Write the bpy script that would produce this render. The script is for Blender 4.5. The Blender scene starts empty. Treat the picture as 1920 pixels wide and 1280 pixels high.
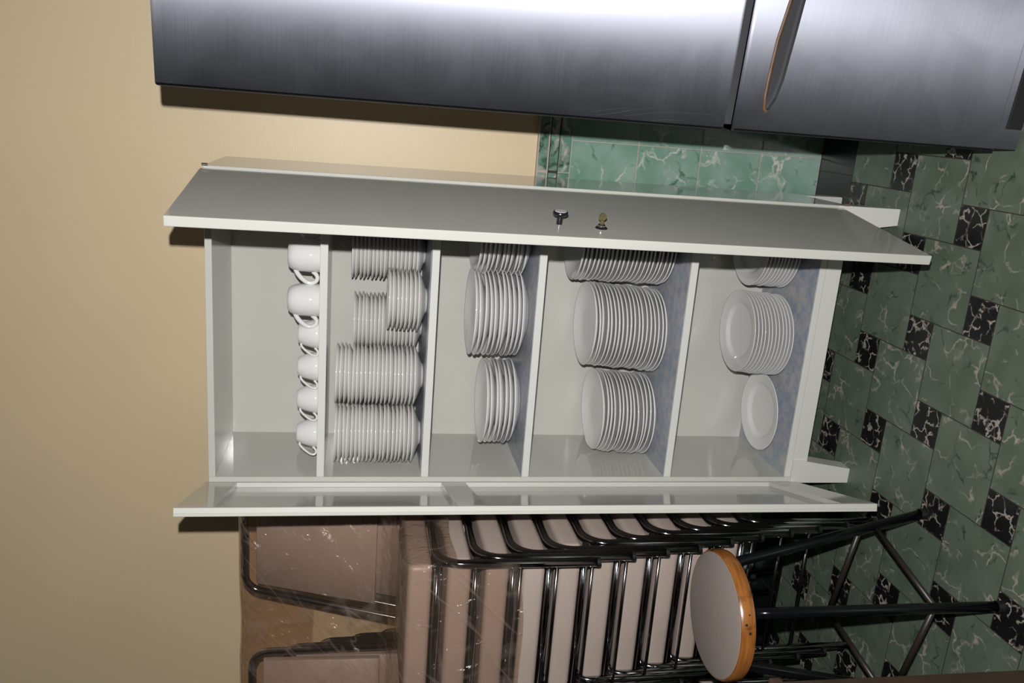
import bpy, bmesh, math, random
from mathutils import Vector, Matrix
random.seed(7)
scn = bpy.context.scene
col = scn.collection
PI = math.pi

# ------------------------------------------------------------------ helpers
def link(o, parent=None):
    col.objects.link(o)
    if parent is not None:
        o.parent = parent
    return o

def tag(o, label=None, cat=None, group=None, kind=None):
    if label: o['label'] = label
    if cat: o['category'] = cat
    if group: o['group'] = group
    if kind: o['kind'] = kind
    return o

def empty(name, loc=(0, 0, 0), rz=0.0):
    o = bpy.data.objects.new(name, None)
    o.empty_display_size = 0.05
    o.location = loc
    o.rotation_euler = (0, 0, rz)
    return link(o)

def build(name, bm, mat, parent=None, smooth=None, loc=None):
    bmesh.ops.recalc_face_normals(bm, faces=bm.faces)
    me = bpy.data.meshes.new(name)
    bm.to_mesh(me); bm.free()
    for m in (mat if isinstance(mat, (list, tuple)) else [mat]):
        me.materials.append(m)
    if smooth is not None:
        me.polygons.foreach_set('use_smooth', [True] * len(me.polygons))
        if smooth < 180:
            me.set_sharp_from_angle(angle=math.radians(smooth))
    o = bpy.data.objects.new(name, me)
    if loc is not None: o.location = loc
    return link(o, parent)

def dup(root):
    """copy a thing with its parts and sub-parts (mesh data shared)"""
    def rec(o, par):
        c = o.copy(); col.objects.link(c)
        if par is not None:
            c.parent = par
        for ch in o.children:
            rec(ch, c)
        return c
    return rec(root, None)

def bm_box(bm, x0, x1, y0, y1, z0, z1, bevel=0.0, seg=2, M=None):
    t = bmesh.new()
    bmesh.ops.create_cube(t, size=1)
    for v in t.verts:
        v.co = Vector((x0 + (v.co.x + .5) * (x1 - x0), y0 + (v.co.y + .5) * (y1 - y0), z0 + (v.co.z + .5) * (z1 - z0)))
    if bevel > 0:
        bmesh.ops.bevel(t, geom=t.edges[:], offset=bevel, segments=seg, affect='EDGES', profile=0.5)
    if M is not None: t.transform(M)
    me = bpy.data.meshes.new('t'); t.to_mesh(me); t.free()
    bm.from_mesh(me); bpy.data.meshes.remove(me)
    return bm

def box(*a, **k):
    return bm_box(bmesh.new(), *a, **k)

def fillet(pts, r, n=7):
    pts = [Vector(p) for p in pts]
    out = [pts[0]]
    for i in range(1, len(pts) - 1):
        p, a, b = pts[i], pts[i - 1], pts[i + 1]
        d1, d2 = (a - p), (b - p)
        l1, l2 = d1.length, d2.length
        d1.normalize(); d2.normalize()
        ang = d1.angle(d2)
        if ang > PI - .02:
            out.append(p); continue
        rr = r if not isinstance(r, (list, tuple)) else r[i - 1]
        t = min(rr / math.tan(ang / 2), l1 * .49, l2 * .49)
        rr = t * math.tan(ang / 2)
        c = p + (d1 + d2).normalized() * (rr / math.sin(ang / 2))
        s, e = p + d1 * t - c, p + d2 * t - c
        tot = s.angle(e); ax = s.cross(e).normalized()
        for k in range(n + 1):
            out.append(c + Matrix.Rotation(tot * k / n, 3, ax) @ s)
    out.append(pts[-1])
    return out

def bm_tube(bm, pts, r, n=12, cap=True, closed=False):
    pts = [Vector(p) for p in pts]
    N = len(pts)
    rings = []
    T0 = (pts[1] - pts[0]).normalized()
    up = Vector((0, 0, 1)) if abs(T0.z) < .9 else Vector((1, 0, 0))
    nrm = (up - T0 * up.dot(T0)).normalized()
    for i in range(N):
        if closed:
            T = (pts[(i + 1) % N] - pts[i - 1]).normalized()
        elif i == 0: T = (pts[1] - pts[0]).normalized()
        elif i == N - 1: T = (pts[-1] - pts[-2]).normalized()
        else: T = ((pts[i + 1] - pts[i]).normalized() + (pts[i] - pts[i - 1]).normalized()).normalized()
        nrm = (nrm - T * nrm.dot(T)).normalized()
        bn = T.cross(nrm)
        rr = r[i] if isinstance(r, (list, tuple)) else r
        rings.append([bm.verts.new(pts[i] + (nrm * math.cos(2 * PI * k / n) + bn * math.sin(2 * PI * k / n)) * rr) for k in range(n)])
    m = N if closed else N - 1
    for i in range(m):
        A, B = rings[i], rings[(i + 1) % N]
        for k in range(n):
            bm.faces.new((A[k], A[(k + 1) % n], B[(k + 1) % n], B[k]))
    if cap and not closed:
        bm.faces.new(rings[0][::-1]); bm.faces.new(rings[-1])
    return bm

def tube(pts, r, n=12, **k):
    return bm_tube(bmesh.new(), pts, r, n, **k)

def bm_lathe(bm, prof, n=48, M=None):
    rings = []
    for (r, z) in prof:
        if r < 1e-6:
            rings.append([bm.verts.new((0, 0, z))])
        else:
            rings.append([bm.verts.new((r * math.cos(2 * PI * k / n), r * math.sin(2 * PI * k / n), z)) for k in range(n)])
    for A, B in zip(rings, rings[1:]):
        if len(A) == 1 and len(B) == 1: continue
        for k in range(n):
            k2 = (k + 1) % n
            if len(A) == 1: bm.faces.new((A[0], B[k2], B[k]))
            elif len(B) == 1: bm.faces.new((A[k], A[k2], B[0]))
            else: bm.faces.new((A[k], A[k2], B[k2], B[k]))
    if M is not None: bm.transform(M)
    return bm

def lathe(prof, n=48, M=None):
    return bm_lathe(bmesh.new(), prof, n, M)

# ------------------------------------------------------------------ materials
def new_mat(name):
    m = bpy.data.materials.new(name); m.use_nodes = True
    nt = m.node_tree
    return m, nt, nt.nodes['Principled BSDF']

def pbr(name, color, rough=.5, metal=0.0, coat=0.0, spec=.5, bump=0.0, bscale=200, var=0.0, vscale=6.0):
    m, nt, b = new_mat(name)
    b.inputs['Base Color'].default_value = (*color, 1)
    b.inputs['Roughness'].default_value = rough
    b.inputs['Metallic'].default_value = metal
    b.inputs['Coat Weight'].default_value = coat
    b.inputs['Specular IOR Level'].default_value = spec
    tc = nt.nodes.new('ShaderNodeTexCoord')
    if var > 0:
        nz = nt.nodes.new('ShaderNodeTexNoise'); nz.inputs['Scale'].default_value = vscale; nz.inputs['Detail'].default_value = 4
        nt.links.new(tc.outputs['Object'], nz.inputs['Vector'])
        rp = nt.nodes.new('ShaderNodeValToRGB')
        rp.color_ramp.elements[0].position = .3; rp.color_ramp.elements[1].position = .7
        rp.color_ramp.elements[0].color = (*[c * (1 - var) for c in color], 1)
        rp.color_ramp.elements[1].color = (*[min(1, c * (1 + var)) for c in color], 1)
        nt.links.new(nz.outputs['Fac'], rp.inputs['Fac']); nt.links.new(rp.outputs['Color'], b.inputs['Base Color'])
    if bump > 0:
        nz = nt.nodes.new('ShaderNodeTexNoise'); nz.inputs['Scale'].default_value = bscale; nz.inputs['Detail'].default_value = 3
        nt.links.new(tc.outputs['Object'], nz.inputs['Vector'])
        bp = nt.nodes.new('ShaderNodeBump'); bp.inputs['Strength'].default_value = bump; bp.inputs['Distance'].default_value = .002
        nt.links.new(nz.outputs['Fac'], bp.inputs['Height']); nt.links.new(bp.outputs['Normal'], b.inputs['Normal'])
    return m

def marble(name, base_a, base_b, vein, vscale, vwidth, dark=None, rough=.3, vmask=(.45, .62), sparse=True):
    """marbled ceramic tile; every tile gets its own piece of the pattern through the 'tile' attribute"""
    m, nt, b = new_mat(name)
    N, L = nt.nodes.new, nt.links.new
    tc = N('ShaderNodeTexCoord'); at = N('ShaderNodeAttribute'); at.attribute_name = 'tile'
    sc = N('ShaderNodeVectorMath'); sc.operation = 'SCALE'; sc.inputs['Scale'].default_value = 37.0
    L(at.outputs['Vector'], sc.inputs[0])
    ad = N('ShaderNodeVectorMath'); ad.operation = 'ADD'
    L(tc.outputs['Object'], ad.inputs[0]); L(sc.outputs['Vector'], ad.inputs[1])
    # warp
    wn = N('ShaderNodeTexNoise'); wn.inputs['Scale'].default_value = vscale * 1.3; wn.inputs['Detail'].default_value = 4
    L(ad.outputs['Vector'], wn.inputs['Vector'])
    ws = N('ShaderNodeVectorMath'); ws.operation = 'SCALE'; ws.inputs['Scale'].default_value = 1.1 / vscale
    L(wn.outputs['Color'], ws.inputs[0])
    wa = N('ShaderNodeVectorMath'); wa.operation = 'ADD'
    L(ad.outputs['Vector'], wa.inputs[0]); L(ws.outputs['Vector'], wa.inputs[1])
    # base
    bn = N('ShaderNodeTexNoise'); bn.inputs['Scale'].default_value = vscale * .8; bn.inputs['Detail'].default_value = 5
    L(ad.outputs['Vector'], bn.inputs['Vector'])
    br = N('ShaderNodeValToRGB'); br.color_ramp.elements[0].position = .35; br.color_ramp.elements[1].position = .68
    br.color_ramp.elements[0].color = (*base_a, 1); br.color_ramp.elements[1].color = (*base_b, 1)
    L(bn.outputs['Fac'], br.inputs['Fac'])
    last = br.outputs['Color']
    def veins(scale, width, seed, lo, hi, color, last):
        of = N('ShaderNodeVectorMath'); of.operation = 'ADD'; of.inputs[1].default_value = (seed, seed * 2.3, seed * 1.7)
        L(wa.outputs['Vector'], of.inputs[0])
        vo = N('ShaderNodeTexVoronoi'); vo.feature = 'DISTANCE_TO_EDGE'; vo.inputs['Scale'].default_value = scale
        L(of.outputs['Vector'], vo.inputs['Vector'])
        mr = N('ShaderNodeMapRange'); mr.inputs['From Min'].default_value = 0; mr.inputs['From Max'].default_value = width
        mr.inputs['To Min'].default_value = 1; mr.inputs['To Max'].default_value = 0
        L(vo.outputs['Distance'], mr.inputs['Value'])
        mk = N('ShaderNodeTexNoise'); mk.inputs['Scale'].default_value = scale * 1.1; mk.inputs['Detail'].default_value = 3
        L(of.outputs['Vector'], mk.inputs['Vector'])
        mm = N('ShaderNodeMapRange'); mm.inputs['From Min'].default_value = lo; mm.inputs['From Max'].default_value = hi
        L(mk.outputs['Fac'], mm.inputs['Value'])
        mu = N('ShaderNodeMath'); mu.operation = 'MULTIPLY'
        L(mr.outputs['Result'], mu.inputs[0]); L(mm.outputs['Result'], mu.inputs[1])
        mx = N('ShaderNodeMix'); mx.data_type = 'RGBA'
        L(mu.outputs['Value'], mx.inputs['Factor']); L(last, mx.inputs[6]); mx.inputs[7].default_value = (*color, 1)
        return mx.outputs[2]
    if dark is not None:
        last = veins(vscale * 1.15, vwidth * 1.3, 5.0, vmask[0] + .04, vmask[1] + .04, dark, last)
    last = veins(vscale, vwidth, 0.0, vmask[0], vmask[1], vein, last)
    L(last, b.inputs['Base Color'])
    b.inputs['Roughness'].default_value = rough
    return m

M = {}
M['wall'] = pbr('cream_wall_paint', (.625, .50, .318), .45, bump=.12, bscale=90, var=.025, vscale=2.5)
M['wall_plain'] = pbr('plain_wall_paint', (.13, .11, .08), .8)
M['ceiling'] = pbr('ceiling_paint', (.2, .19, .175), .9)
M['enamel'] = pbr('offwhite_enamel', (.49, .49, .45), .075, bump=.015, bscale=60, var=.015)
M['enamel_edge'] = pbr('offwhite_enamel_edge', (.60, .60, .57), .2)
M['enamel_satin'] = pbr('offwhite_enamel_satin', (.50, .50, .46), .38)
M['china'] = pbr('white_china', (.66, .66, .655), .06)
M['china_grey'] = pbr('ivory_china', (.60, .585, .565), .07)
M['grout_floor'] = pbr('dark_grout', (.035, .026, .02), .9)
M['grout_wall'] = pbr('pale_grout', (.42, .36, .31), .8)
M['green_floor'] = marble('green_marbled_floor_tile', (.082, .114, .078), (.118, .154, .112), (.36, .32, .28), 15, .055, dark=(.018, .045, .026), rough=.42, vmask=(.49, .63))
M['black_floor'] = marble('black_marbled_floor_tile', (.004, .004, .005), (.008, .008, .009), (.42, .37, .32), 26, .075, rough=.35, vmask=(.44, .56))
M['black_plain'] = pbr('plain_black_tile', (.006, .006, .008), .3)
M['green_wall'] = marble('green_marbled_wall_tile', (.15, .28, .215), (.26, .375, .32), (.60, .58, .54), 13, .06, dark=(.035, .115, .07), rough=.12, vmask=(.50, .66))
M['green_trim'] = marble('green_trim_tile', (.10, .21, .155), (.22, .33, .275), (.52, .46, .42), 14, .12, dark=(.02, .06, .035), rough=.12, vmask=(.44, .60))
M['chrome'] = pbr('dark_chrome', (.36, .36, .38), .10, 1.0)
M['chrome_rod'] = pbr('thin_chrome_rod', (.20, .19, .19), .2, 1.0)
M['rubber'] = pbr('black_rubber', (.008, .008, .009), .55)
M['vinyl'] = pbr('beige_vinyl', (.395, .322, .282), .42, bump=.2, bscale=45, var=.04, vscale=9)
M['laminate'] = pbr('beige_laminate', (.31, .268, .240), .4, var=.03, vscale=40)
M['black_steel'] = pbr('black_painted_tube', (.0045, .0045, .006), .17)
M['black_rod'] = pbr('brownish_black_rod', (.022, .017, .015), .4)
M['knob'] = pbr('black_knob_plastic', (.008, .008, .012), .22)
M['knob_cap'] = pbr('white_knob_cap', (.62, .60, .60), .3)
M['nickel'] = pbr('nickel_lock', (.55, .53, .52), .22, 1.0)
M['brass'] = pbr('brass_key', (.46, .40, .20), .42, 1.0)
M['rust'] = pbr('rusty_hinge', (.16, .09, .06), .6)
M['gasket'] = pbr('grey_gasket', (.035, .035, .040), .45)
M['fridge_side'] = pbr('grey_painted_side', (.12, .12, .13), .45)
M['vent'] = pbr('black_vent', (.01, .01, .012), .5)
M['scratch'] = pbr('bright_scratch', (.8, .8, .82), .35, 1.0)
M['dark_wood'] = pbr('dark_stained_wood', (.045, .026, .017), .45, var=.25, vscale=14)
M['added_window_frame'] = pbr('added_window_frame_paint', (.5, .5, .48), .5)

def steel_mat(name, base, tangent, rough=.38, aniso=1.0):
    m, nt, b = new_mat(name)
    N, L = nt.nodes.new, nt.links.new
    b.inputs['Metallic'].default_value = 1
    b.inputs['Anisotropic'].default_value = aniso
    cx = N('ShaderNodeCombineXYZ')
    for i, t in enumerate(tangent): cx.inputs[i].default_value = t
    L(cx.outputs[0], b.inputs['Tangent'])
    tc = N('ShaderNodeTexCoord')
    # fine brushing along x
    mp = N('ShaderNodeMapping'); mp.inputs['Scale'].default_value = (6, 6, 900)
    L(tc.outputs['Object'], mp.inputs['Vector'])
    n1 = N('ShaderNodeTexNoise'); n1.inputs['Scale'].default_value = 1; n1.inputs['Detail'].default_value = 3
    L(mp.outputs['Vector'], n1.inputs['Vector'])
    # blotches and wipe marks
    n2 = N('ShaderNodeTexNoise'); n2.inputs['Scale'].default_value = 7; n2.inputs['Detail'].default_value = 6; n2.inputs['Distortion'].default_value = 1.2
    L(tc.outputs['Object'], n2.inputs['Vector'])
    ad = N('ShaderNodeMath'); ad.operation = 'MULTIPLY_ADD'
    L(n1.outputs['Fac'], ad.inputs[0]); ad.inputs[1].default_value = .06; ad.inputs[2].default_value = rough - .08
    a2 = N('ShaderNodeMath'); a2.operation = 'MULTIPLY_ADD'
    L(n2.outputs['Fac'], a2.inputs[0]); a2.inputs[1].default_value = .12; L(ad.outputs[0], a2.inputs[2])
    L(a2.outputs[0], b.inputs['Roughness'])
    cr = N('ShaderNodeValToRGB')
    cr.color_ramp.elements[0].position = .3; cr.color_ramp.elements[1].position = .7
    cr.color_ramp.elements[0].color = (*[c * .93 for c in base], 1); cr.color_ramp.elements[1].color = (*base, 1)
    L(n1.outputs['Fac'], cr.inputs['Fac']); L(cr.outputs['Color'], b.inputs['Base Color'])
    return m
M['steel'] = steel_mat('brushed_steel', (.145, .150, .176), (0, 0, 1))

def wood_mat():
    m, nt, b = new_mat('varnished_wood_rim')
    N, L = nt.nodes.new, nt.links.new
    tc = N('ShaderNodeTexCoord')
    mp = N('ShaderNodeMapping'); mp.inputs['Scale'].default_value = (14, 14, 130)
    L(tc.outputs['Object'], mp.inputs['Vector'])
    n = N('ShaderNodeTexNoise'); n.inputs['Scale'].default_value = 1; n.inputs['Detail'].default_value = 5
    L(mp.outputs['Vector'], n.inputs['Vector'])
    cr = N('ShaderNodeValToRGB'); e = cr.color_ramp.elements
    e[0].position = .3; e[0].color = (.19, .062, .013, 1); e[1].position = .72; e[1].color = (.35, .132, .029, 1)
    L(n.outputs['Fac'], cr.inputs['Fac'])
    # worn dark patches
    n2 = N('ShaderNodeTexNoise'); n2.inputs['Scale'].default_value = 22; n2.inputs['Detail'].default_value = 4
    L(tc.outputs['Object'], n2.inputs['Vector'])
    mr = N('ShaderNodeMapRange'); mr.inputs['From Min'].default_value = .58; mr.inputs['From Max'].default_value = .70
    L(n2.outputs['Fac'], mr.inputs['Value'])
    mx = N('ShaderNodeMix'); mx.data_type = 'RGBA'
    L(mr.outputs['Result'], mx.inputs['Factor']); L(cr.outputs['Color'], mx.inputs[6]); mx.inputs[7].default_value = (.07, .022, .008, 1)
    L(mx.outputs[2], b.inputs['Base Color'])
    b.inputs['Roughness'].default_value = .28
    b.inputs['Coat Weight'].default_value = .4; b.inputs['Coat Roughness'].default_value = .15
    return m
M['wood_rim'] = wood_mat()

def liner_mat():
    m, nt, b = new_mat('blue_mottled_paper')
    N, L = nt.nodes.new, nt.links.new
    tc = N('ShaderNodeTexCoord')
    n = N('ShaderNodeTexNoise'); n.inputs['Scale'].default_value = 42; n.inputs['Detail'].default_value = 6; n.inputs['Roughness'].default_value = .65
    L(tc.outputs['Object'], n.inputs['Vector'])
    cr = N('ShaderNodeValToRGB'); e = cr.color_ramp.elements
    e[0].position = .40; e[0].color = (.235, .285, .36, 1); e[1].position = .62; e[1].color = (.40, .37, .37, 1)
    k = e.new(.5); k.color = (.305, .33, .375, 1)
    L(n.outputs['Fac'], cr.inputs['Fac']); L(cr.outputs['Color'], b.inputs['Base Color'])
    b.inputs['Roughness'].default_value = .3
    return m
M['liner'] = liner_mat()

def film_mat():
    m = bpy.data.materials.new('clear_plastic_film'); m.use_nodes = True
    nt = m.node_tree; N, L = nt.nodes.new, nt.links.new
    nt.nodes.remove(nt.nodes['Principled BSDF'])
    out = nt.nodes['Material Output']
    tc = N('ShaderNodeTexCoord')
    n = N('ShaderNodeTexNoise'); n.inputs['Scale'].default_value = 11; n.inputs['Detail'].default_value = 3; n.inputs['Distortion'].default_value = .6
    rot = N('ShaderNodeMapping'); rot.inputs['Rotation'].default_value = (0, -.82, 0); L(tc.outputs['Object'], rot.inputs['Vector'])
    mp = N('ShaderNodeMapping'); mp.inputs['Scale'].default_value = (1, .5, .16)
    L(rot.outputs['Vector'], mp.inputs['Vector']); L(mp.outputs['Vector'], n.inputs['Vector'])
    bp = N('ShaderNodeBump'); bp.inputs['Strength'].default_value = 1.0; bp.inputs['Distance'].default_value = .02
    cn = N('ShaderNodeTexNoise'); cn.inputs['Scale'].default_value = 22; cn.inputs['Detail'].default_value = 5; cn.inputs['Distortion'].default_value = 1.8
    L(tc.outputs['Object'], cn.inputs['Vector'])
    hh = N('ShaderNodeMath'); hh.operation = 'MULTIPLY_ADD'; L(cn.outputs['Fac'], hh.inputs[0]); hh.inputs[1].default_value = .45; L(n.outputs['Fac'], hh.inputs[2])
    L(hh.outputs[0], bp.inputs['Height'])
    tr = N('ShaderNodeBsdfTransparent'); tr.inputs['Color'].default_value = (.88, .80, .74, 1)
    df = N('ShaderNodeBsdfDiffuse'); df.inputs['Color'].default_value = (.42, .33, .28, 1)
    gl = N('ShaderNodeBsdfGlossy'); gl.inputs['Roughness'].default_value = .12; gl.inputs['Color'].default_value = (.9, .88, .86, 1)
    L(bp.outputs['Normal'], gl.inputs['Normal'])
    m1 = N('ShaderNodeMixShader'); m1.inputs['Fac'].default_value = .12
    # folded, doubled-up film is milkier: long diagonal creases and a few crumpled patches
    mp2 = N('ShaderNodeMapping'); mp2.inputs['Scale'].default_value = (8, 3, 1.1)
    L(rot.outputs['Vector'], mp2.inputs['Vector'])
    wn = N('ShaderNodeTexNoise'); wn.inputs['Scale'].default_value = 1.3; wn.inputs['Detail'].default_value = 3; wn.inputs['Distortion'].default_value = .3
    L(mp2.outputs['Vector'], wn.inputs['Vector'])
    ab = N('ShaderNodeMath'); ab.operation = 'SUBTRACT'; L(wn.outputs['Fac'], ab.inputs[0]); ab.inputs[1].default_value = .5
    a2 = N('ShaderNodeMath'); a2.operation = 'ABSOLUTE'; L(ab.outputs[0], a2.inputs[0])
    cre = N('ShaderNodeMapRange'); cre.inputs['From Min'].default_value = 0; cre.inputs['From Max'].default_value = .016; cre.inputs['To Min'].default_value = .17; cre.inputs['To Max'].default_value = 0
    L(a2.outputs[0], cre.inputs['Value'])
    pn = N('ShaderNodeTexNoise'); pn.inputs['Scale'].default_value = 7; pn.inputs['Detail'].default_value = 5; pn.inputs['Distortion'].default_value = 1.5
    L(tc.outputs['Object'], pn.inputs['Vector'])
    pm = N('ShaderNodeMapRange'); pm.inputs['From Min'].default_value = .54; pm.inputs['From Max'].default_value = .72; pm.inputs['To Min'].default_value = .045; pm.inputs['To Max'].default_value = .24
    L(pn.outputs['Fac'], pm.inputs['Value'])
    sm = N('ShaderNodeMath'); sm.operation = 'ADD'; sm.use_clamp = True
    L(cre.outputs['Result'], sm.inputs[0]); L(pm.outputs['Result'], sm.inputs[1]); L(sm.outputs[0], m1.inputs['Fac'])
    L(tr.outputs[0], m1.inputs[1]); L(df.outputs[0], m1.inputs[2])
    lw = N('ShaderNodeLayerWeight'); lw.inputs['Blend'].default_value = .5
    pw = N('ShaderNodeMath'); pw.operation = 'POWER'; L(lw.outputs['Facing'], pw.inputs[0]); pw.inputs[1].default_value = 4
    fr = N('ShaderNodeMath'); fr.operation = 'MULTIPLY_ADD'; L(pw.outputs[0], fr.inputs[0]); fr.inputs[1].default_value = .7; fr.inputs[2].default_value = .06
    L(bp.outputs['Normal'], lw.inputs['Normal'])
    m2 = N('ShaderNodeMixShader')
    L(fr.outputs[0], m2.inputs['Fac']); L(m1.outputs[0], m2.inputs[1]); L(gl.outputs[0], m2.inputs[2])
    L(m2.outputs[0], out.inputs['Surface'])
    return m
M['film'] = film_mat()

# ------------------------------------------------------------------ room
RX0, RX1, RY0, WY = -2.6, 3.6, -5.2, .457       # left, right, behind the camera, back wall
CEIL = 3.1

def set_tile_attr(me, vals):
    a = me.attributes.new('tile', 'FLOAT_VECTOR', 'FACE')
    a.data.foreach_set('vector', [c for v in vals for c in v])

def clip(poly, axis, val, keep_less):
    out = []
    for i in range(len(poly)):
        p, q = poly[i], poly[(i + 1) % len(poly)]
        ip = (p[axis] <= val) if keep_less else (p[axis] >= val)
        iq = (q[axis] <= val) if keep_less else (q[axis] >= val)
        if ip: out.append(p)
        if ip != iq:
            t = (val - p[axis]) / (q[axis] - p[axis])
            out.append((p[0] + t * (q[0] - p[0]), p[1] + t * (q[1] - p[1])))
    return out

def make_floor():
    bm = bmesh.new(); vals = []
    rnd = random.Random(3)
    def rv(): return (rnd.random(), rnd.random(), rnd.random())
    def face(poly, z, mi):
        f = bm.faces.new([bm.verts.new((x, y, z)) for x, y in poly]); f.material_index = mi
        vals.append(rv())
    face([(RX0, RY0), (RX1, RY0), (RX1, WY), (RX0, WY)], -.0012, 0)
    YB = .2545
    a, b, g = .2040, .0975, .0013
    ox, oy = .796 - b / 2, -.2885 - b / 2
    v1, v2 = (-a, -b), (b, -a)
    for i in range(-45, 46):
        for j in range(-45, 46):
            x0 = ox + i * v1[0] + j * v2[0]; y0 = oy + i * v1[1] + j * v2[1]
            if x0 < RX0 - .5 or x0 > RX1 + .5 or y0 < RY0 - .5 or y0 > YB + .5: continue
            for (xa, xb, ya, yb, mi) in ((x0, x0 + b, y0, y0 + b, 2), (x0 + b, x0 + b + a, y0 + b - a, y0 + b, 1)):
                p = [(xa + g, ya + g), (xb - g, ya + g), (xb - g, yb - g), (xa + g, yb - g)]
                p = clip(p, 1, YB - g, True)
                if len(p) >= 3: p = clip(p, 1, RY0, False)
                if len(p) >= 3: p = clip(p, 0, RX0, False)
                if len(p) >= 3: p = clip(p, 0, RX1, True)
                if len(p) >= 3: face(p, 0, mi)
    k = -13
    while True:
        x0 = .872 + k * .203
        if x0 > RX1: break
        xa, xb = max(x0 + g, RX0), min(x0 + .203 - g, RX1)
        if xb > xa: face([(xa, YB + g), (xb, YB + g), (xb, WY), (xa, WY)], 0, 3)
        k += 1
    me = bpy.data.meshes.new('floor'); bm.to_mesh(me); bm.free()
    for n in ('grout_floor', 'green_floor', 'black_floor', 'black_plain'): me.materials.append(M[n])
    set_tile_attr(me, vals)
    o = link(bpy.data.objects.new('floor', me)); o['kind'] = 'structure'
    return o
make_floor()

def struct(name, bm, mat):
    o = build(name, bm, mat); o['kind'] = 'structure'; return o

struct('wall_back', box(RX0 - .1, RX1 + .1, WY, WY + .12, -.05, CEIL + .1), M['wall'])
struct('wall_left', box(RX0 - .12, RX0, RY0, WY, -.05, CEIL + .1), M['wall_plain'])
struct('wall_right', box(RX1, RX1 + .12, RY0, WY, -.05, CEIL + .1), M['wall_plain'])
struct('ceiling', box(RX0 - .1, RX1 + .1, RY0 - .1, WY + .1, CEIL, CEIL + .1), M['ceiling'])
# wall behind the camera; its unseen window opening is added for fill light
WX0, WX1, WZ0, WZ1 = 1.9, 3.1, .95, 2.15
bw = bmesh.new()
bm_box(bw, RX0 - .1, WX0, RY0 - .12, RY0, -.05, CEIL + .1); bm_box(bw, WX1, RX1 + .1, RY0 - .12, RY0, -.05, CEIL + .1)
bm_box(bw, WX0, WX1, RY0 - .12, RY0, -.05, WZ0); bm_box(bw, WX0, WX1, RY0 - .12, RY0, WZ1, CEIL + .1)
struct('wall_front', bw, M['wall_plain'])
wf = bmesh.new()
for a in ((WX0, WX0 + .05, WZ0, WZ1), (WX1 - .05, WX1, WZ0, WZ1), (WX0, WX1, WZ0, WZ0 + .05), (WX0, WX1, WZ1 - .05, WZ1), (2.475, 2.525, WZ0, WZ1)):
    bm_box(wf, a[0], a[1], RY0 - .09, RY0 - .03, a[2], a[3])
struct('added_window_1', wf, M['added_window_frame'])  # frame of the unseen window, added along with its fill light

# tiled dado on the back wall (20 cm tiles, 4 rows) and its trim course
def wall_tiles(name, rows, xoff, pitch, mat, grout, yfront, bevel=.0012):
    bm = bmesh.new(); vals = []; rnd = random.Random(11)
    z0, z1 = rows[0], rows[-1]
    # grout bed
    bm_box(bm, RX0, RX1, yfront + .0012, WY - .0003, z0, z1)
    for _ in bm.faces: vals.append((0, 0, 0))
    for f in bm.faces: f.material_index = 1
    for za, zb in zip(rows, rows[1:]):
        k = math.floor((RX0 - xoff) / pitch)
        while xoff + k * pitch < RX1:
            xa, xb = max(RX0, xoff + k * pitch + .0014), min(RX1, xoff + (k + 1) * pitch - .0014)
            if xb > xa + .002:
                n0 = len(bm.faces)
                bm_box(bm, xa, xb, yfront, WY - .0004, za + .0014, zb - .0014, bevel, 1)
                v = (rnd.random(), rnd.random(), rnd.random())
                bm.faces.ensure_lookup_table()
                vals += [v] * (len(bm.faces) - n0)
            k += 1
    me = bpy.data.meshes.new(name); bm.to_mesh(me); bm.free()
    me.materials.append(mat); me.materials.append(grout)
    set_tile_attr(me, vals)
    o = link(bpy.data.objects.new(name, me)); o['kind'] = 'structure'
    return o
wall_tiles('trim_1', [0, .2037, .4040, .6060, .816], .909, .2037, M['green_wall'], M['grout_wall'], WY - .008)
wall_tiles('trim_2', [.816, .853], .812, .2037, M['green_trim'], M['grout_wall'], WY - .009)
wall_tiles('trim_3', [.853, .885], .812, .2037, M['green_trim'], M['grout_floor'], WY - .012, .003)
wall_tiles('trim_4', [.885, .921], .812, .2037, M['green_trim'], M['grout_wall'], WY - .015, .004)

# ------------------------------------------------------------------ crockery cabinet
W, D, H = .804, .330, 1.80
T = .0155
ZF, ZK = .200, .137
cab = empty('crockery_cabinet')
tag(cab, 'tall off-white open cabinet on short legs full of white china', 'cabinet')
build('side_panel', box(0, T, 0, D, ZK, H, .0015), M['enamel'], cab)
build('side_panel', box(W - T, W, 0, D, ZK, H, .0015), M['enamel'], cab)
build('top_panel', box(T, W - T, 0, D, 1.7833, H, .0012), M['enamel'], cab)
build('back_panel', box(T, W - T, .314, .328, ZK, 1.7833), M['enamel'], cab)
for z in (1.530, 1.2557, .9801, .5693):
    sh = build('shelf', box(T, W - T, .001, .314, z - .0195, z, .0015), M['enamel_edge'], cab)
    if z < 1.5:
        build('shelf_liner', box(T + .001, W - T - .001, .022 if z > 1.2 else .006, .3125, z + .0002, z + .0010), M['liner'], sh)
bt = build('bottom_panel', box(T, W - T, .001, .314, ZF - .018, ZF, .0015), M['enamel_edge'], cab)
build('shelf_liner', box(T + .001, W - T - .001, .006, .3125, ZF + .0002, ZF + .0010), M['liner'], bt)
build('plinth_board', box(T, W - T, .001, .018, ZK, ZF - .0185, .001), M['enamel_edge'], cab)
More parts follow.
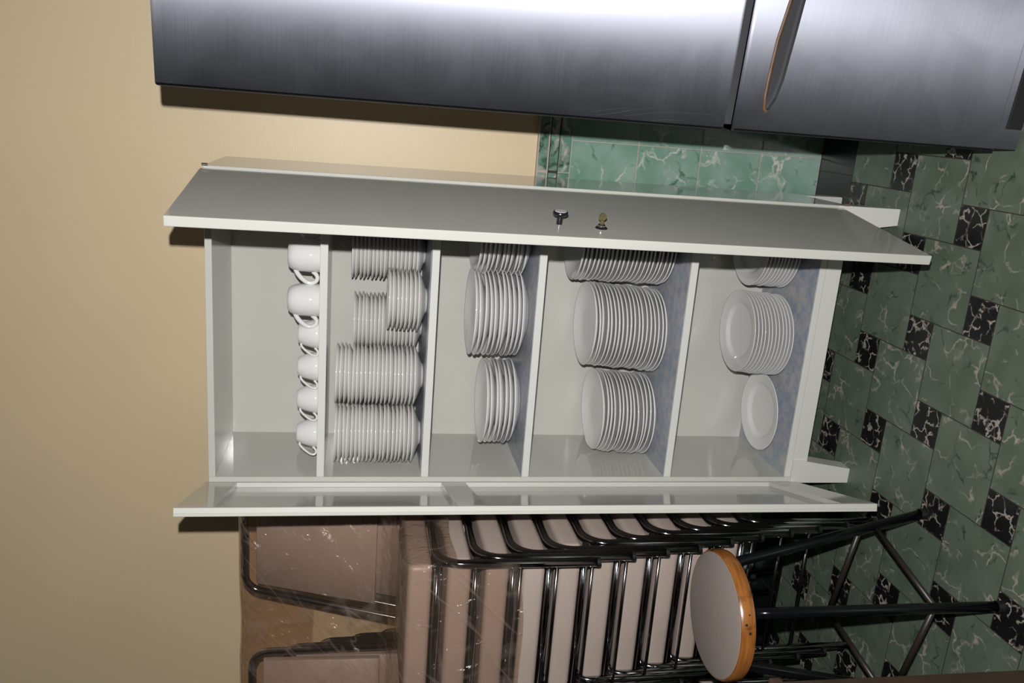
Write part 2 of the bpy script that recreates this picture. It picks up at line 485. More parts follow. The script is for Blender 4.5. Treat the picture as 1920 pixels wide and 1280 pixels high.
def leg_bm(sx, sy):
    bm = bmesh.new()
    xo = 0 if sx < 0 else W; yo = 0 if sy < 0 else D
    dx, dy = (1 if sx < 0 else -1), (1 if sy < 0 else -1)
    top, bot = .070, .044
    zt = .183 if sy < 0 else .1368
    for (w, z) in ((bot, 0.0), (top, zt)):
        o = -.0035 if sy < 0 else 0
        for (u, v) in ((0, 0), (1, 0), (1, 1), (0, 1)):
            vv = v * (w if z == 0 else (.0045 - .0 if sy < 0 else w))
            bm.verts.new((xo + dx * u * w, yo + dy * (o + (v * w if (sy > 0 or z == 0) else v * w)), z))
    bm.verts.ensure_lookup_table()
    v = bm.verts
    for f in ((0, 1, 2, 3), (4, 5, 6, 7), (0, 1, 5, 4), (1, 2, 6, 5), (2, 3, 7, 6), (3, 0, 4, 7)):
        bm.faces.new([v[i] for i in f])
    bmesh.ops.recalc_face_normals(bm, faces=bm.faces)
    bmesh.ops.bevel(bm, geom=bm.edges[:], offset=.002, segments=2, affect='EDGES')
    return bm
def front_leg_bm(sx):
    """tapered bracket: a face plate in front of the plinth and a post behind it, under the carcass"""
    bm = bmesh.new()
    def prism(pts2, y0, y1):
        A = [bm.verts.new((x, y0, z)) for x, z in pts2]; B = [bm.verts.new((x, y1, z)) for x, z in pts2]
        bm.faces.new(A); bm.faces.new(B[::-1])
        for i in range(len(A)):
            j = (i + 1) % len(A); bm.faces.new((A[i], A[j], B[j], B[i]))
    s = (lambda x: x) if sx < 0 else (lambda x: W - x)
    prism([(s(0), .182), (s(.070), .182), (s(.066), .137), (s(.044), 0), (s(0), 0)], -.0045, .0008)
    prism([(s(0), .1368), (s(.066), .1368), (s(.044), 0), (s(0), 0)], .0008, .045)
    return bm
build('leg', front_leg_bm(-1), M['enamel_edge'], cab)
build('leg', front_leg_bm(1), M['enamel_edge'], cab)
build('leg', leg_bm(-1, 1), M['enamel_edge'], cab)
build('leg', leg_bm(1, 1), M['enamel_edge'], cab)

DZ0, DZ1 = .168, 1.806
# right door: local x runs from the hinge to the free edge, local y = outer face side (positive = outside, towards the viewer's right)
aR = math.radians(81.34)
def door_empty_axes(px, py, ex, ey):
    return Matrix(((ex[0], ey[0], 0, px), (ex[1], ey[1], 0, py), (0, 0, 1, 0), (0, 0, 0, 1)))
MR = door_empty_axes(W - .006, -.006, (-math.cos(aR), -math.sin(aR)), (math.sin(aR), -math.cos(aR)))
DW = .397
def part_in(name, bm, mat, parent, Mx, smooth=None):
    bm.transform(Mx)
    return build(name, bm, mat, parent, smooth)
rd = part_in('door', box(0, DW, -.0215, 0, DZ0, DZ1, .0022, 3), M['enamel'], cab, MR)
rd['label'] = 'plain flat right-hand door standing open, knob and lock on its outer face'
RotY = Matrix.Rotation(-PI / 2, 4, 'X')  # lathe z -> local +y
def on_door(x, z): return MR @ Matrix.Translation((x, 0, z)) @ RotY
kn = part_in('knob', lathe([(0, 0), (.0065, 0), (.0062, .012), (.0066, .0185), (.0135, .0195), (.0165, .0225), (.0165, .0265), (.0150, .0285), (.0135, .0288), (0, .0288)], 32), M['knob'], rd, on_door(.305, 1.012), 40)
part_in('knob_cap', lathe([(0, .0287), (.0132, .0287), (.0128, .0294), (0, .0296)], 32), M['knob_cap'], rd, on_door(.305, 1.012), 40)
part_in('lock', lathe([(0, 0), (.0135, 0), (.0138, .0012), (.0120, .0038), (.0085, .0052), (.0082, .0085), (.0070, .0095), (0, .0095)], 32), M['nickel'], rd, on_door(.322, .922), 35)
lt = bmesh.new()
bm_box(lt, .316, .330, -.0265, -.0216, .870, .935, .001, 1)
bm_lathe_tmp = lathe([(0, 0), (.008, 0), (.008, .007), (0, .007)], 20, Matrix.Translation((.322, -.0216, .922)) @ Matrix.Rotation(PI / 2, 4, 'X'))
me_ = bpy.data.meshes.new('t'); bm_lathe_tmp.to_mesh(me_); bm_lathe_tmp.free(); lt.from_mesh(me_)
part_in('latch', lt, M['nickel'], rd, MR)
# key (a thing of its own, left in the lock)
kb = bmesh.new()
t = .0011
def prism_xy(bm, pts, y0, y1):   # outline in (y,x-plane): pts are (u along x, v along y), thickness in z
    pass
def plate(bm, outer, hole, z0, z1):
    """flat plate with one round hole, outline given in (a,b); lies in the local x-y plane"""
    n = len(outer)
    for z, flip in ((z0, False), (z1, True)):
        O = [bm.verts.new((a, b, z)) for a, b in outer]; Hh = [bm.verts.new((a, b, z)) for a, b in hole]
        for i in range(n):
            j = (i + 1) % n
            bm.faces.new((O[i], O[j], Hh[j], Hh[i]))
        if not flip: O0, H0 = O, Hh
        else: O1, H1 = O, Hh
    for i in range(n):
        j = (i + 1) % n
        bm.faces.new((O0[i], O0[j], O1[j], O1[i])); bm.faces.new((H0[i], H0[j], H1[j], H1[i]))
def key_outline():
    o, h = [], []
    for k in range(36):
        a = 2 * PI * k / 36 - PI / 2
        o.append((.0095 * math.cos(a) * (1 + .06 * math.cos(3 * a + PI / 2)), .0165 + .0088 * math.sin(a)))
        h.append((.0030 * math.cos(a), .0195 + .0018 * math.sin(a)))
    return o, h
o_, h_ = key_outline()
plate(kb, o_, h_, -t, t)
bm_box(kb, -.0042, .0042, .0002, .0095, -t, t)
key = build('key', kb, M['brass'], None, 30)
key.matrix_world = MR @ Matrix.Translation((.322, .0094, .922)) @ Matrix.Rotation(PI / 2 + .30, 4, 'Y')
tag(key, 'small brass key left in the lock of the open right cabinet door', 'key')
# hinge pins
for (x, z) in ((W + .0025, H - .004), (W + .0025, DZ0 - .008)):
    build('hinge', lathe([(0, 0), (.0032, 0), (.0032, .014), (0, .014)], 14, Matrix.Translation((x, -.004, z - .008))), M['rust'] if z < 1 else M['nickel'], cab, 40)
for (x, z) in ((-.0025, H - .004), (-.0025, DZ0 - .008)):
    build('hinge', lathe([(0, 0), (.0032, 0), (.0032, .014), (0, .014)], 14, Matrix.Translation((x, -.004, z - .008))), M['nickel'], cab, 40)
# left door, opened short of a right angle: its inner face with raised rails is seen
aL = math.radians(72.87)
ML = door_empty_axes(.004, -.004, (math.cos(aL), -math.sin(aL)), (math.sin(aL), math.cos(aL)))   # local +y = inner face side
ld_ = part_in('door', box(0, .399, -.019, -.0125, DZ0, DZ1, .001, 1), M['enamel'], cab, ML)
ld_['label'] = 'left-hand door standing open, raised rails framing two panels on its inner face'
for nm, a in (('stile', (0, .016, DZ0, DZ1)), ('stile', (.387, .399, DZ0, DZ1)), ('rail', (.016, .387, 1.727, DZ1)), ('rail', (.016, .387, 1.137, 1.203)), ('rail', (.016, .387, DZ0, .258))):
    part_in(nm, box(a[0], a[1], -.0125, 0, a[2], a[3], .0008, 1), M['enamel_satin'] if nm == 'stile' else M['enamel'], ld_, ML)

# ------------------------------------------------------------------ china
def plate_prof(R, rimmed):
    if rimmed:
        up = [(0, .0075), (.070, .0075), (.076, .0085), (.083, .0155), (.088, .0175), (.105, .0195), (.1165, .0220), (.1195, .0228)]
        dn = [(.1200, .0215), (.1185, .0195), (.105, .0155), (.088, .0125), (.080, .0070), (.076, .0010), (.0735, 0), (.0705, 0), (.0690, .0030), (0, .0030)]
    else:
        up = [(0, .0070), (.060, .0070), (.074, .0080), (.088, .0115), (.104, .0175), (.1155, .0225), (.1190, .0240)]
        dn = [(.1200, .0228), (.1190, .0205), (.106, .0130), (.090, .0065), (.077, .0025), (.0745, 0), (.0715, 0), (.0700, .0028), (0, .0028)]
    k = R / .12
    return [(r * k, z) for r, z in up + dn]
def saucer_prof(R):
    k = R / .0815
    up = [(0, .0062), (.026, .0062), (.032, .0075), (.045, .0125), (.062, .0190), (.0775, .0255), (.0805, .0268)]
    dn = [(.0815, .0256), (.0800, .0230), (.062, .0145), (.045, .0078), (.034, .0040), (.032, 0), (.0300, 0), (.0290, .0022), (0, .0022)]
    return [(r * k, z) for r, z in up + dn]
protos = {}
def china_mesh(key):
    if key not in protos:
        prof = {'coupe': plate_prof(.12, False), 'rim': plate_prof(.12, True), 'saucer': saucer_prof(.0815)}[key]
        bm = lathe(prof, 64 if key != 'saucer' else 48)
        bmesh.ops.recalc_face_normals(bm, faces=bm.faces)
        me = bpy.data.meshes.new(key); bm.to_mesh(me); bm.free()
        me.materials.append(M['china'] if key != 'saucer' else M['china_grey'])
        me.polygons.foreach_set('use_smooth', [True] * len(me.polygons))
        protos[key] = me
    return protos[key]
ORD = ['', 'topmost', 'second', 'third', 'fourth', 'fifth', 'sixth', 'seventh', 'eighth', 'ninth', 'tenth', 'eleventh', 'twelfth', 'thirteenth', 'fourteenth', 'fifteenth', 'sixteenth', 'seventeenth', 'eighteenth', 'nineteenth', 'twentieth', 'twenty-first', 'twenty-second', 'twenty-third', 'twenty-fourth', 'twenty-fifth']
def stack(name, cat, key, x, y, z, n, pitch, adj, where, group, lean=(0, 0), jit=.0026, tilt=.009, seed=1):
    rnd = random.Random(seed)
    for i in range(n):
        o = link(bpy.data.objects.new(name, china_mesh(key)))
        f = i / max(1, n - 1)
        o.location = (x + lean[0] * f + rnd.uniform(-jit, jit), y + lean[1] * f + rnd.uniform(-jit, jit) * .7, z + .0012 + i * pitch)
        o.rotation_euler = (rnd.uniform(-tilt, tilt) if i else 0, rnd.uniform(-tilt, tilt) if i else 0, rnd.uniform(0, 6.28))
        k = n - i
        if n == 1: lab = f'{adj} lying alone {where}'
        elif k == 1: lab = f'topmost {adj} of the {where}'
        elif i == 0: lab = f'{adj} at the very bottom of the {where}'
        else: lab = f'{adj}, {ORD[k]} from the top of the {where}'
        tag(o, lab, cat, group)
S3, S4, S2, S1 = .9811, .5703, 1.2567, 1.530
# third compartment
stack('dinner_plate', 'plate', 'coupe', .444, .155, S3, 11, .0126, 'white plate', 'middle stack on the third shelf', 'plates on the third shelf', (-.004, 0), seed=1, tilt=.017)
stack('dinner_plate', 'plate', 'coupe', .180, .163, S3, 7, .0130, 'white plate', 'short left stack on the third shelf', 'plates on the third shelf', (.002, 0), seed=2, jit=.004, tilt=.014)
stack('dinner_plate', 'plate', 'coupe', .664, .205 - .03, S3, 11, .0122, 'white plate', 'right stack on the third shelf', 'plates on the third shelf', (.0, 0), seed=3, tilt=.012)
# fourth compartment
stack('dinner_plate', 'plate', 'coupe', .400, .178, S4, 19, .0112, 'white plate', 'tall middle stack on the fourth shelf', 'plates on the fourth shelf', (.012, .006), seed=4, tilt=.014)
stack('dinner_plate', 'plate', 'coupe', .140, .180, S4, 14, .0117, 'white plate', 'left stack on the fourth shelf', 'plates on the fourth shelf', (.012, .002), seed=5, jit=.003, tilt=.017)
stack('dinner_plate', 'plate', 'coupe', .656, .180, S4, 23, .0117, 'white plate', 'right stack on the fourth shelf', 'plates on the fourth shelf', (.003, .0), seed=6, tilt=.014)
# bottom compartment
stack('rimmed_plate', 'plate', 'rim', .404, .157, .2011, 12, .0106, 'white wide-rimmed plate', 'middle stack on the cabinet floor', 'plates on the cabinet floor', (.006, 0), seed=7, jit=.002, tilt=.004)
stack('rimmed_plate', 'plate', 'rim', .160, .168, .2011, 1, .0106, 'white wide-rimmed plate', 'on the cabinet floor left of the stack', 'plates on the cabinet floor', seed=8)
stack('rimmed_plate', 'plate', 'rim', .660, .190, .2011, 10, .0106, 'white wide-rimmed plate', 'right stack on the cabinet floor', 'plates on the cabinet floor', (.004, 0), seed=9, tilt=.004)
# second compartment: saucers
SP = .0107
stack('saucer', 'saucer', 'saucer', .107, .092, S2, 20, SP, 'ivory saucer', 'leftmost saucer stack beside the cabinet side', 'saucers on the second shelf', (.0, 0), seed=11, tilt=.016, jit=.0016)
stack('saucer', 'saucer', 'saucer', .271, .098, S2, 20, SP, 'ivory saucer', 'second saucer stack from the left', 'saucers on the second shelf', (.002, 0), seed=12, tilt=.014, jit=.0016)
stack('saucer', 'saucer', 'saucer', .384, .222, S2, 16, SP, 'ivory saucer', 'saucer stack behind the short front one', 'saucers on the second shelf', (.004, 0), seed=13, tilt=.014, jit=.0016)
stack('saucer', 'saucer', 'saucer', .482, .087, S2, 8, SP, 'ivory saucer', 'short saucer stack nearest the front', 'saucers on the second shelf', (.0, 0), seed=14, tilt=.012, jit=.0016)
stack('saucer', 'saucer', 'saucer', .588, .218, S2, 17, SP, 'ivory saucer', 'right saucer stack on the second shelf', 'saucers on the second shelf', (.003, 0), seed=15, tilt=.012, jit=.0016)

def cup(name, x, y, az, big, label):
    root = empty(name, (x, y, S1), az)
    if big:
        R, h = .0425, .083
        prof_o = [(0, h), (.026, h), (.0285, h - .0015), (.034, h - .006), (.0385, h - .016), (.0415, h - .032), (.0425, .030), (.0425, .0006), (.0420, 0)]
        prof_i = [(.0398, 0), (.0395, .030), (.0385, h - .034), (.035, h - .018), (.028, h - .008), (0, h - .006)]
        hp = [(.034, .0, .066), (.046, 0, .060), (.058, 0, .050), (.0685, 0, .036), (.0705, 0, .024), (.066, 0, .0135), (.057, 0, .0095), (.048, 0, .013), (.0405, 0, .022)]
        hr = [.0056, .0062, .0062, .0058, .0056, .0056, .0056, .0056, .0058]
    else:
        R, h = .0405, .058
        prof_o = [(0, h), (.0215, h), (.0235, h - .0015), (.0265, h - .006), (.0330, h - .022), (.0380, .018), (.0405, .0006), (.0400, 0)]
        prof_i = [(.0380, 0), (.0358, .018), (.0308, h - .024), (.0245, h - .010), (0, h - .005)]
        hp = [(.027, 0, .0495), (.034, 0, .0480), (.043, 0, .0400), (.0535, 0, .0270), (.0590, 0, .0165), (.0585, 0, .0085), (.0525, 0, .0050), (.0450, 0, .0075), (.0385, 0, .0140)]
        hr = [.0032, .0032, .0030, .0028, .0028, .0028, .0028, .0030, .0032]
    build('cup_body', lathe(prof_o + prof_i, 48), M['china'], root, 180)
    pts = [Vector(p) for p in hp]
    # smooth the handle path (Catmull-Rom)
    sm, rr = [], []
    for i in range(len(pts) - 1):
        p0, p1, p2, p3 = pts[max(0, i - 1)], pts[i], pts[i + 1], pts[min(len(pts) - 1, i + 2)]
        for k in range(4):
            t = k / 4
            sm.append(.5 * ((2 * p1) + (-p0 + p2) * t + (2 * p0 - 5 * p1 + 4 * p2 - p3) * t * t + (-p0 + 3 * p1 - 3 * p2 + p3) * t ** 3)); rr.append(hr[i] + (hr[i + 1] - hr[i]) * t)
    sm.append(pts[-1]); rr.append(hr[-1])
    build('handle', tube(sm, rr, 10), M['china'], root, 180)
    tag(root, label, 'cup', 'upside-down cups on the top shelf')
    return root
rA = math.radians
cup('coffee_cup', .586, .095, rA(186), True, 'large white cup upside down, right of the row beside the open door')
cup('coffee_cup', .470, .095, rA(186), True, 'large white cup upside down, between another large one and the small ones')
cup('coffee_cup', .702, .110, rA(188), True, 'white cup in the door shadow at the right end of the top shelf')
cup('tea_cup', .374, .115, rA(208), False, 'small white cup upside down, next to the large cups')
cup('tea_cup', .2855, .110, rA(208), False, 'small white cup upside down, third from the left on the top shelf')
cup('tea_cup', .196, .107, rA(208), False, 'small white cup upside down, second from the left on the top shelf')
cup('tea_cup', .101, .100, rA(208), False, 'small white cup upside down, leftmost on the top shelf')

# ------------------------------------------------------------------ steel fridge
fr = empty('steel_fridge', (.975, -.39, 0), math.radians(-6.6))
tag(fr, 'tall two-door brushed steel fridge standing right of the cabinet', 'fridge')
FW, FD, FH = .72, .66, 1.815
build('body', box(.004, FW - .004, .055, FD, .012, FH - .004, .004), M['fridge_side'], fr)
build('door_gasket', box(.012, FW - .012, .012, .056, .07, FH - .02, 0), M['gasket'], fr)
def pillow_door(z0, z1, rec=None):
    """door skin: flat front with rolled edges, optional recessed grip"""
    bm = bmesh.new()
    bm_box(bm, 0, FW, 0, .050, z0, z1, .006, 4)
    return bm
build('door', pillow_door(.701, FH), M['steel'], fr)
# lower door with the recessed grip: front sheet is triangulated round the grip outline
def lower_door():
    bm = bmesh.new()
    z0, z1 = .066, .6825
    up = [(.044, .6195), (.050, .626), (.075, .6285), (.106, .6285), (.184, .6255), (.26, .6145), (.335, .6095), (.36, .609)]
    lo = [(.36, .574), (.30, .575), (.26, .5795), (.19, .5845), (.11, .5910), (.072, .5985), (.050, .6095)]
    full = up + [(FW - x, z) for x, z in up[-2::-1]] + [(FW - x, z) for x, z in lo[:0:-1]] + [(FW - x, z) for x, z in lo[0:1]][:0] + lo
    hole = []
    for p in full:
        if not hole or (abs(hole[-1][0] - p[0]) + abs(hole[-1][1] - p[1])) > 1e-5: hole.append(p)
    b = .006
    outer = [(b, z0 + b), (FW - b, z0 + b), (FW - b, z1 - b), (b, z1 - b)]
    O = [bm.verts.new((x, 0, z)) for x, z in outer]; Hv = [bm.verts.new((x, 0, z)) for x, z in hole]
    es = [bm.edges.new((O[i], O[(i + 1) % 4])) for i in range(4)] + [bm.edges.new((Hv[i], Hv[(i + 1) % len(Hv)])) for i in range(len(Hv))]
    bmesh.ops.triangle_fill(bm, use_beauty=True, edges=es)
    # rolled edge + sides
    prev = O
    for k in range(1, 5):
        a = k / 4 * PI / 2
        ins, y = b * (1 - math.sin(a)), b * (1 - math.cos(a))
        cur = [bm.verts.new(v) for v in ((ins, y, z0 + ins), (FW - ins, y, z0 + ins), (FW - ins, y, z1 - ins), (ins, y, z1 - ins))]
        for i in range(4): bm.faces.new((prev[i], prev[(i + 1) % 4], cur[(i + 1) % 4], cur[i]))
        prev = cur
    cur = [bm.verts.new((v.co.x, .05, v.co.z)) for v in prev]
    for i in range(4): bm.faces.new((prev[i], prev[(i + 1) % 4], cur[(i + 1) % 4], cur[i]))
    bm.faces.new(cur)
    # recess: walls and a floor set back
    ins = [bm.verts.new((v.co.x, .026, v.co.z)) for v in Hv]
    for i in range(len(Hv)):
        j = (i + 1) % len(Hv); bm.faces.new((Hv[i], Hv[j], ins[j], ins[i])).material_index = 1
    bm.faces.new(ins).material_index = 1
    return bm, up
ldm, upper = lower_door()
M['recess'] = pbr('grip_recess_painted_reflection', (.022, .030, .025), .35)  # dark green reflection of the floor painted into the recess colour
ldo = build('door', ldm, [M['steel'], M['recess']], fr)
# worn brown lip along the upper edge of the grip
path = [Vector((x, .0015, z - .0040)) for x, z in upper]
path = path + [Vector((FW - p.x, p.y, p.z)) for p in path[-2::-1]]
M['lip'] = pbr('worn_brown_lip', (.095, .050, .026), .5, var=.35, vscale=40)
build('grip_lip', tube(path, .0044, 8), M['lip'], ldo, 60)
kp = build('kick_plate', box(.004, FW - .004, .008, .05, .006, .0645, .002), M['steel'], fr)
build('vent_grille', box(.05, FW - .05, .004, .010, .010, .0475, .001), M['vent'], kp)
for fx in (.05, FW - .05):
    for fy in (.09, FD - .06):
        build('foot', lathe([(0, 0), (.018, 0), (.018, .012), (0, .012)], 16, Matrix.Translation((fx, fy, 0))), M['rubber'], fr, 40)
sc = bmesh.new()
for pts in ([(.010, .975), (.018, .935), (.028, .893), (.036, .850), (.041, .827)], [(.013, .918), (.020, .880), (.026, .841), (.029, .790), (.030, .721)], [(.016, .985), (.022, .96), (.030, .91)], [(.008, .86), (.012, .83), (.013, .79)]):
    bm_tube(sc, [(x, -.0001, z) for x, z in pts], .00045, 5)
build('scratches', sc, M['scratch'], fr)

# ------------------------------------------------------------------ stacking chairs
CW = .196        # half distance between the side frames
def make_chair():
    root = empty('stacking_chair')
    R = .0108
    for s in (-1, 1):
        p = fillet([(s * CW, 0, .006), (s * CW, 0, .400 - R), (s * CW, .385, .400 - R)], .062, 9)
        lg = build('leg', tube(p, R, 14), M['chrome'], root, 180)
        build('foot_cap', lathe([(0, 0), (.0108, 0), (.0113, .002), (.0113, .009), (.0106, .009)], 14, Matrix.Translation((s * CW, 0, 0))), M['rubber'], lg, 50)
    # back frame: rear legs, sides and top in one bent tube
    th, tb = .148, .190
    p = [(-CW - .022, .452, .014), (-tb - .022, .415, .42), (-th, .503, .884), (th, .503, .884), (tb + .022, .415, .42), (CW + .022, .452, .014)]
    bf = build('back_frame', tube(fillet(p, [.25, .055, .055, .25], 9), R, 14), M['chrome'], root, 180)
    for s in (-1, 1):
        build('foot_cap', lathe([(0, 0), (.0118, 0), (.0122, .003), (.0122, .018), (.0108, .018)], 14, Matrix.Translation((s * (CW + .022), .452, 0))), M['rubber'], bf, 50)
    build('front_rail', tube([(-CW, .0, .389), (CW, .0, .389)], .0105, 12), M['chrome'], root, 180)
    build('stretcher', tube([(-CW, .002, .192), (CW, .002, .192)], .0045, 8), M['chrome_rod'], root, 180)
    build('rear_rail', tube([(-CW - .01, .418, .389), (CW + .01, .418, .389)], .009, 10), M['chrome'], root, 180)
    # seat cushion: soft box with a slight crown
    st = bmesh.new()
    bm_box(st, -CW - .006, CW + .006, -.018, .392, .4015, .458, .014, 4)
    for v in st.verts:
        if v.co.z > .44:
            v.co.z += .006 * max(0, 1 - (v.co.x / .2) ** 2) * max(0, 1 - ((v.co.y - .19) / .21) ** 2)
    build('seat', st, M['vinyl'], root, 60)
    # backrest pad hung inside the frame
    bk = bmesh.new()
    bm_box(bk, -1, 1, -.0095, .0095, 0, 1, .008, 3)
    for v in bk.verts:
        z = v.co.z; hw = .176 + (.140 - .176) * z
        zz = .515 + z * .335
        v.co.x *= hw - .012
        v.co.y += .415 + (.500 - .415) * (zz - .42) / .448 + .010 * (1 - (v.co.x / .17) ** 2) * .6
        v.co.z = zz
    build('backrest', bk, M['vinyl'], root, 60)
    return root
proto = make_chair()
used = [False]
def chair_stack(x, y, phi, n, s, p, which, seed):
    rnd = random.Random(seed)
    for k in range(n):
        if used[0]:
            o = dup(proto)
        else:
            o = proto; used[0] = True
        o.location = (x + k * s * math.sin(phi) + rnd.uniform(-.003, .003), y - k * s * math.cos(phi), k * p)
        o.rotation_euler = (0, 0, phi)
        i = n - k
        if i == 1: lab = f'topmost beige and chrome chair of the {which}, under the plastic'
        elif k == 0: lab = f'bottom chair standing on the floor under the {which}'
        else: lab = f'beige and chrome chair, {ORD[i]} from the top of the {which}'
        tag(o, lab, 'chair', 'stacking chairs in two stacks')
phi = math.radians(1.0)
NCH, CS, CP = 10, .0215, .0942
c1x, c1y = -.046 - CW, -.165
chair_stack(c1x, c1y, phi, NCH, CS, CP, 'chair stack beside the cabinet', 5)
c2x, c2y = -.545 - CW, -.180
chair_stack(c2x, c2y, math.radians(2.5), NCH, CS, CP - .0022, 'far left chair stack', 6)

# plastic film thrown over both stacks
def make_film():
    topk = (NCH - 1)
    yf = c1y - topk * CS          # front legs of the top chair
    zt = topk * CP
    prof = [(yf + .545, zt + .70), (yf + .532, zt + .856), (yf + .508, zt + .906), (yf + .480, zt + .886), (yf + .438, zt + .74), (yf + .402, zt + .60), (yf + .362, zt + .505), (yf + .31, zt + .479), (yf + .20, zt + .474), (yf + .06, zt + .474), (yf - .010, zt + .470), (yf - .034, zt + .452), (yf - .040, zt + .40), (yf - .040, zt + .32), (yf - .038, zt + .24), (yf - .036, zt + .17)]
    # resample
    P = [Vector((0, a, b)) for a, b in prof]
    L = [0]
    for a, b in zip(P, P[1:]): L.append(L[-1] + (b - a).length)
    nv = 150; pts = []
    for i in range(nv):
        d = L[-1] * i / (nv - 1)
        for k in range(len(P) - 1):
            if L[k] <= d <= L[k + 1] + 1e-9:
                t = (d - L[k]) / max(1e-9, L[k + 1] - L[k]); pts.append(P[k].lerp(P[k + 1], t)); break
    xr, xl = c1x + CW + .030, c2x - CW - .05
    nu = 260
    bm = bmesh.new(); G = []
    from mathutils import noise
    for j in range(nu):
        f = j / (nu - 1); x = xr + (xl - xr) * f
        row = []
        for i, p in enumerate(pts):
            g = i / (nv - 1)
            q = Vector((x, p.y, p.z))
            # top edge sags between the two backs, folds run diagonally
            bx = x - (c1x + c2x) / 2
            if p.z > zt + .55:
                sag = .004 * math.exp(-(bx / .10) ** 2) + .006
                q.z -= sag * min(1, (p.z - zt - .55) / .2)
                # long creases pulled down and to the left from the top of the right-hand back
                d1 = (x - p.z) * .7071; d2 = (x + p.z) * .7071
                w = noise.noise(Vector((d1 * 3, d2 * 7, 3.0)))
                c1 = abs(noise.noise(Vector((d1 * 16 + .6 * w, d2 * 1.6, 8.0))))
                c2 = noise.noise(Vector((d1 * 42, d2 * 5, 1.5)))
                q.y -= .010 + .005 * w + .011 * max(0, .28 - c1) + .0016 * c2
            else:
                w = noise.noise(Vector((x * 7, p.z * 5 + p.y * 4, 1.0)))
                c1 = abs(noise.noise(Vector((x * 5, p.z * 9 + x * 3, 4.0))))
                if p.z > zt + .466: q.z += .003 + .002 * w
                else: q.y -= .002 + .003 * w * min(1, (zt + .466 - p.z) / .04) + .006 * max(0, .15 - c1)
            # lower hem: longer towards the left
            if p.z < zt + .40:
                hem = .30 + .10 * math.exp(-((x - xr) / .12) ** 2) - .05 * noise.noise(Vector((x * 5, 7, 2)))
                tt = (zt + .40 - p.z) / .23
                q.z = zt + .40 - tt * (.40 - .17) * (1.25 - hem)
            row.append(bm.verts.new(q))
        G.append(row)
    for a, b in zip(G, G[1:]):
        for i in range(nv - 1):
            bm.faces.new((a[i], a[i + 1], b[i + 1], b[i]))
    # the sheet also hangs down the right-hand side of the seats
    side = [p for p in pts if p.z < zt + .484 and p.z > zt + .446]
    S = []
    for p in side:
        row = []
        for i in range(16):
            t = i / 15
            w = noise.noise(Vector((p.y * 9, t * 3, 5)))
            zb = zt + .345 + .02 * noise.noise(Vector((p.y * 6, 2, 2)))
            row.append(bm.verts.new((xr + .004 * w * t, p.y - .003, p.z + .003 + (zb - p.z) * t)))
        S.append(row)
    for a, b in zip(S, S[1:]):
        for i in range(15):
            bm.faces.new((a[i], b[i], b[i + 1], a[i + 1]))
    o = build('plastic_sheet', bm, M['film'], None, 180)
    tag(o, 'thin clear plastic sheet draped over the two chair stacks', 'plastic sheet')
    return o
make_film()

# ------------------------------------------------------------------ round stool
feet = [Vector((.074, -.349, 0)), Vector((-.001, -.648, 0)), Vector((-.300, -.573, 0)), Vector((-.250, -.276, 0))]
SC = Vector((-.117, -.470, 0))
stool = empty('round_stool', SC)
tag(stool, 'round stool with beige top, wooden rim and black splayed legs', 'stool')
ZT = .596
R0 = .1425
seat = build('seat', lathe([(0, ZT), (R0 - .002, ZT), (R0, ZT - .0008), (R0, ZT - .004), (0, ZT - .004)], 72), M['laminate'], stool, 30)
rim = build('seat_rim', lathe([(0, ZT - .0045), (R0 - .001, ZT - .0045), (R0 - .0005, ZT - .0012), (R0 + .0025, ZT - .0016), (R0 + .0050, ZT - .006), (R0 + .0064, ZT - .014), (R0 + .0064, ZT - .026), (R0 + .0045, ZT - .034), (R0 - .001, ZT - .0375), (0, ZT - .0375)], 72), M['wood_rim'], stool, 40)
kn_bm = bmesh.new()
for (az, dz, r_) in ((-58, .020, .0026), (-66, .012, .0034), (-73, .020, .0042)):
    a = math.radians(az)
    c = Vector(((R0 + .0063) * math.cos(a), (R0 + .0063) * math.sin(a), ZT - dz))
    Mx = Matrix.Translation(c) @ Matrix.Rotation(a, 4, 'Z') @ Matrix.Rotation(PI / 2, 4, 'Y')
    tb_ = lathe([(0, .0004), (r_ * .8, .0003), (r_, -.001), (0, -.001)], 12, Mx)
    me_ = bpy.data.meshes.new('t'); tb_.to_mesh(me_); tb_.free(); kn_bm.from_mesh(me_)
build('dents', kn_bm, M['black_rod'], rim)
legpts = []
for f in feet:
    d = (f - SC); d.z = 0; u = d.normalized()
    top_in = u * .035 + Vector((0, 0, ZT - .048)); knee = u * .112 + Vector((0, 0, ZT - .048)); ft = d.copy(); ft.z = .010
    lg = build('leg', tube(fillet([top_in, knee, ft], .045, 9), .0125, 14), M['black_steel'], stool, 180)
    build('foot_cap', lathe([(0, 0), (.0132, 0), (.0136, .003), (.0134, .018), (.0126, .018)], 14, Matrix.Translation(d)), M['rubber'], lg, 50)
    legpts.append((knee, ft))
build('under_plate', lathe([(0, ZT - .0378), (.085, ZT - .0378), (.085, ZT - .0420), (0, ZT - .0420)], 40), M['black_steel'], stool, 40)
def on_leg(i, z):
    k, f = legpts[i]; t = (z - f.z) / (k.z - f.z); return f + (k - f) * t
for (i, j, z) in ((0, 1, .148), (1, 2, .152), (2, 3, .190), (3, 0, .190)):
    build('rung', tube([on_leg(i, z), on_leg(j, z)], .0068, 10), M['black_rod'], stool, 180)

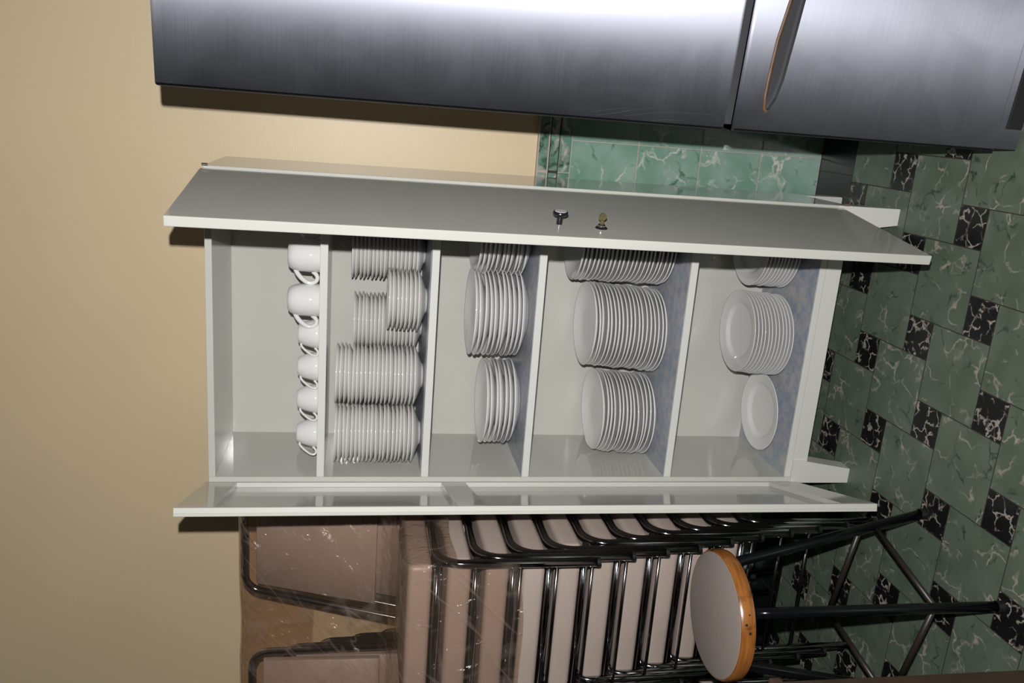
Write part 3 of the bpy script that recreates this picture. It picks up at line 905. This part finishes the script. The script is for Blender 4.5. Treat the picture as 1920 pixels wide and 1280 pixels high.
# ------------------------------------------------------------------ dark wooden side cupboard at the left edge
sb = empty('side_cupboard', (-.17, -1.10, 0))
tag(sb, 'dark brown wooden cupboard end at the near left edge of the view', 'cupboard')
build('body', box(-.20, .20, -.20, .20, .05, .665, .003), M['dark_wood'], sb)
build('top', box(-.205, .205, -.205, .205, .6655, .69, .004), M['dark_wood'], sb)
build('plinth', box(-.18, .18, -.18, .18, 0, .0495, .001), M['dark_wood'], sb)

# ------------------------------------------------------------------ lights
def area(name, loc, direction, sx, sy, power, color):
    l = bpy.data.lights.new(name, 'AREA'); l.shape = 'RECTANGLE'; l.size = sx; l.size_y = sy; l.energy = power; l.color = color
    o = link(bpy.data.objects.new(name, l)); o.location = loc
    o.rotation_euler = Vector(direction).to_track_quat('-Z', 'Y').to_euler()
    return o
y, p, r = (math.radians(a) for a in (15.429, 10.3958, 1.6921))
fwd = Vector((-math.sin(y) * math.cos(p), math.cos(y) * math.cos(p), -math.sin(p)))
rt = Vector((math.cos(y), math.sin(y), 0)); up = rt.cross(fwd)
rt2 = math.cos(r) * rt + math.sin(r) * up; up2 = -math.sin(r) * rt + math.cos(r) * up
area('camera_flash', (1.094, -2.105, 1.465), fwd, .020, .014, 58, (1.0, .985, .965))
area('added_window_fill', ((WX0 + WX1) / 2, RY0 - .10, (WZ0 + WZ1) / 2), (0, 1, -.05), WX1 - WX0 - .1, WZ1 - WZ0 - .1, 2.5, (.70, .82, 1.0))  # added fill behind the camera, gives reflections a source; no window is seen
w = bpy.data.worlds.new('World'); scn.world = w; w.use_nodes = True
w.node_tree.nodes['Background'].inputs[0].default_value = (.6, .7, .9, 1)
w.node_tree.nodes['Background'].inputs[1].default_value = .03

# ------------------------------------------------------------------ camera (held on its side: the photograph is turned by 90 degrees)
cam = bpy.data.cameras.new('Camera'); cam.sensor_fit = 'HORIZONTAL'; cam.sensor_width = 36; cam.lens = 36 * 1590.9 / 1920
cam.clip_start = .05
co = link(bpy.data.objects.new('Camera', cam))
Mc = Matrix.Identity(4)
for i in range(3):
    Mc[i][0] = -up2[i]; Mc[i][1] = rt2[i]; Mc[i][2] = -fwd[i]
Mc[0][3], Mc[1][3], Mc[2][3] = .9808, -2.103, 1.4369
co.matrix_world = Mc
scn.camera = co
scn.cycles.blur_glossy = 0.0
vs = scn.view_settings
vs.view_transform = 'Standard'; vs.look = 'None'; vs.gamma = 1; vs.use_curve_mapping = False; vs.exposure = 0
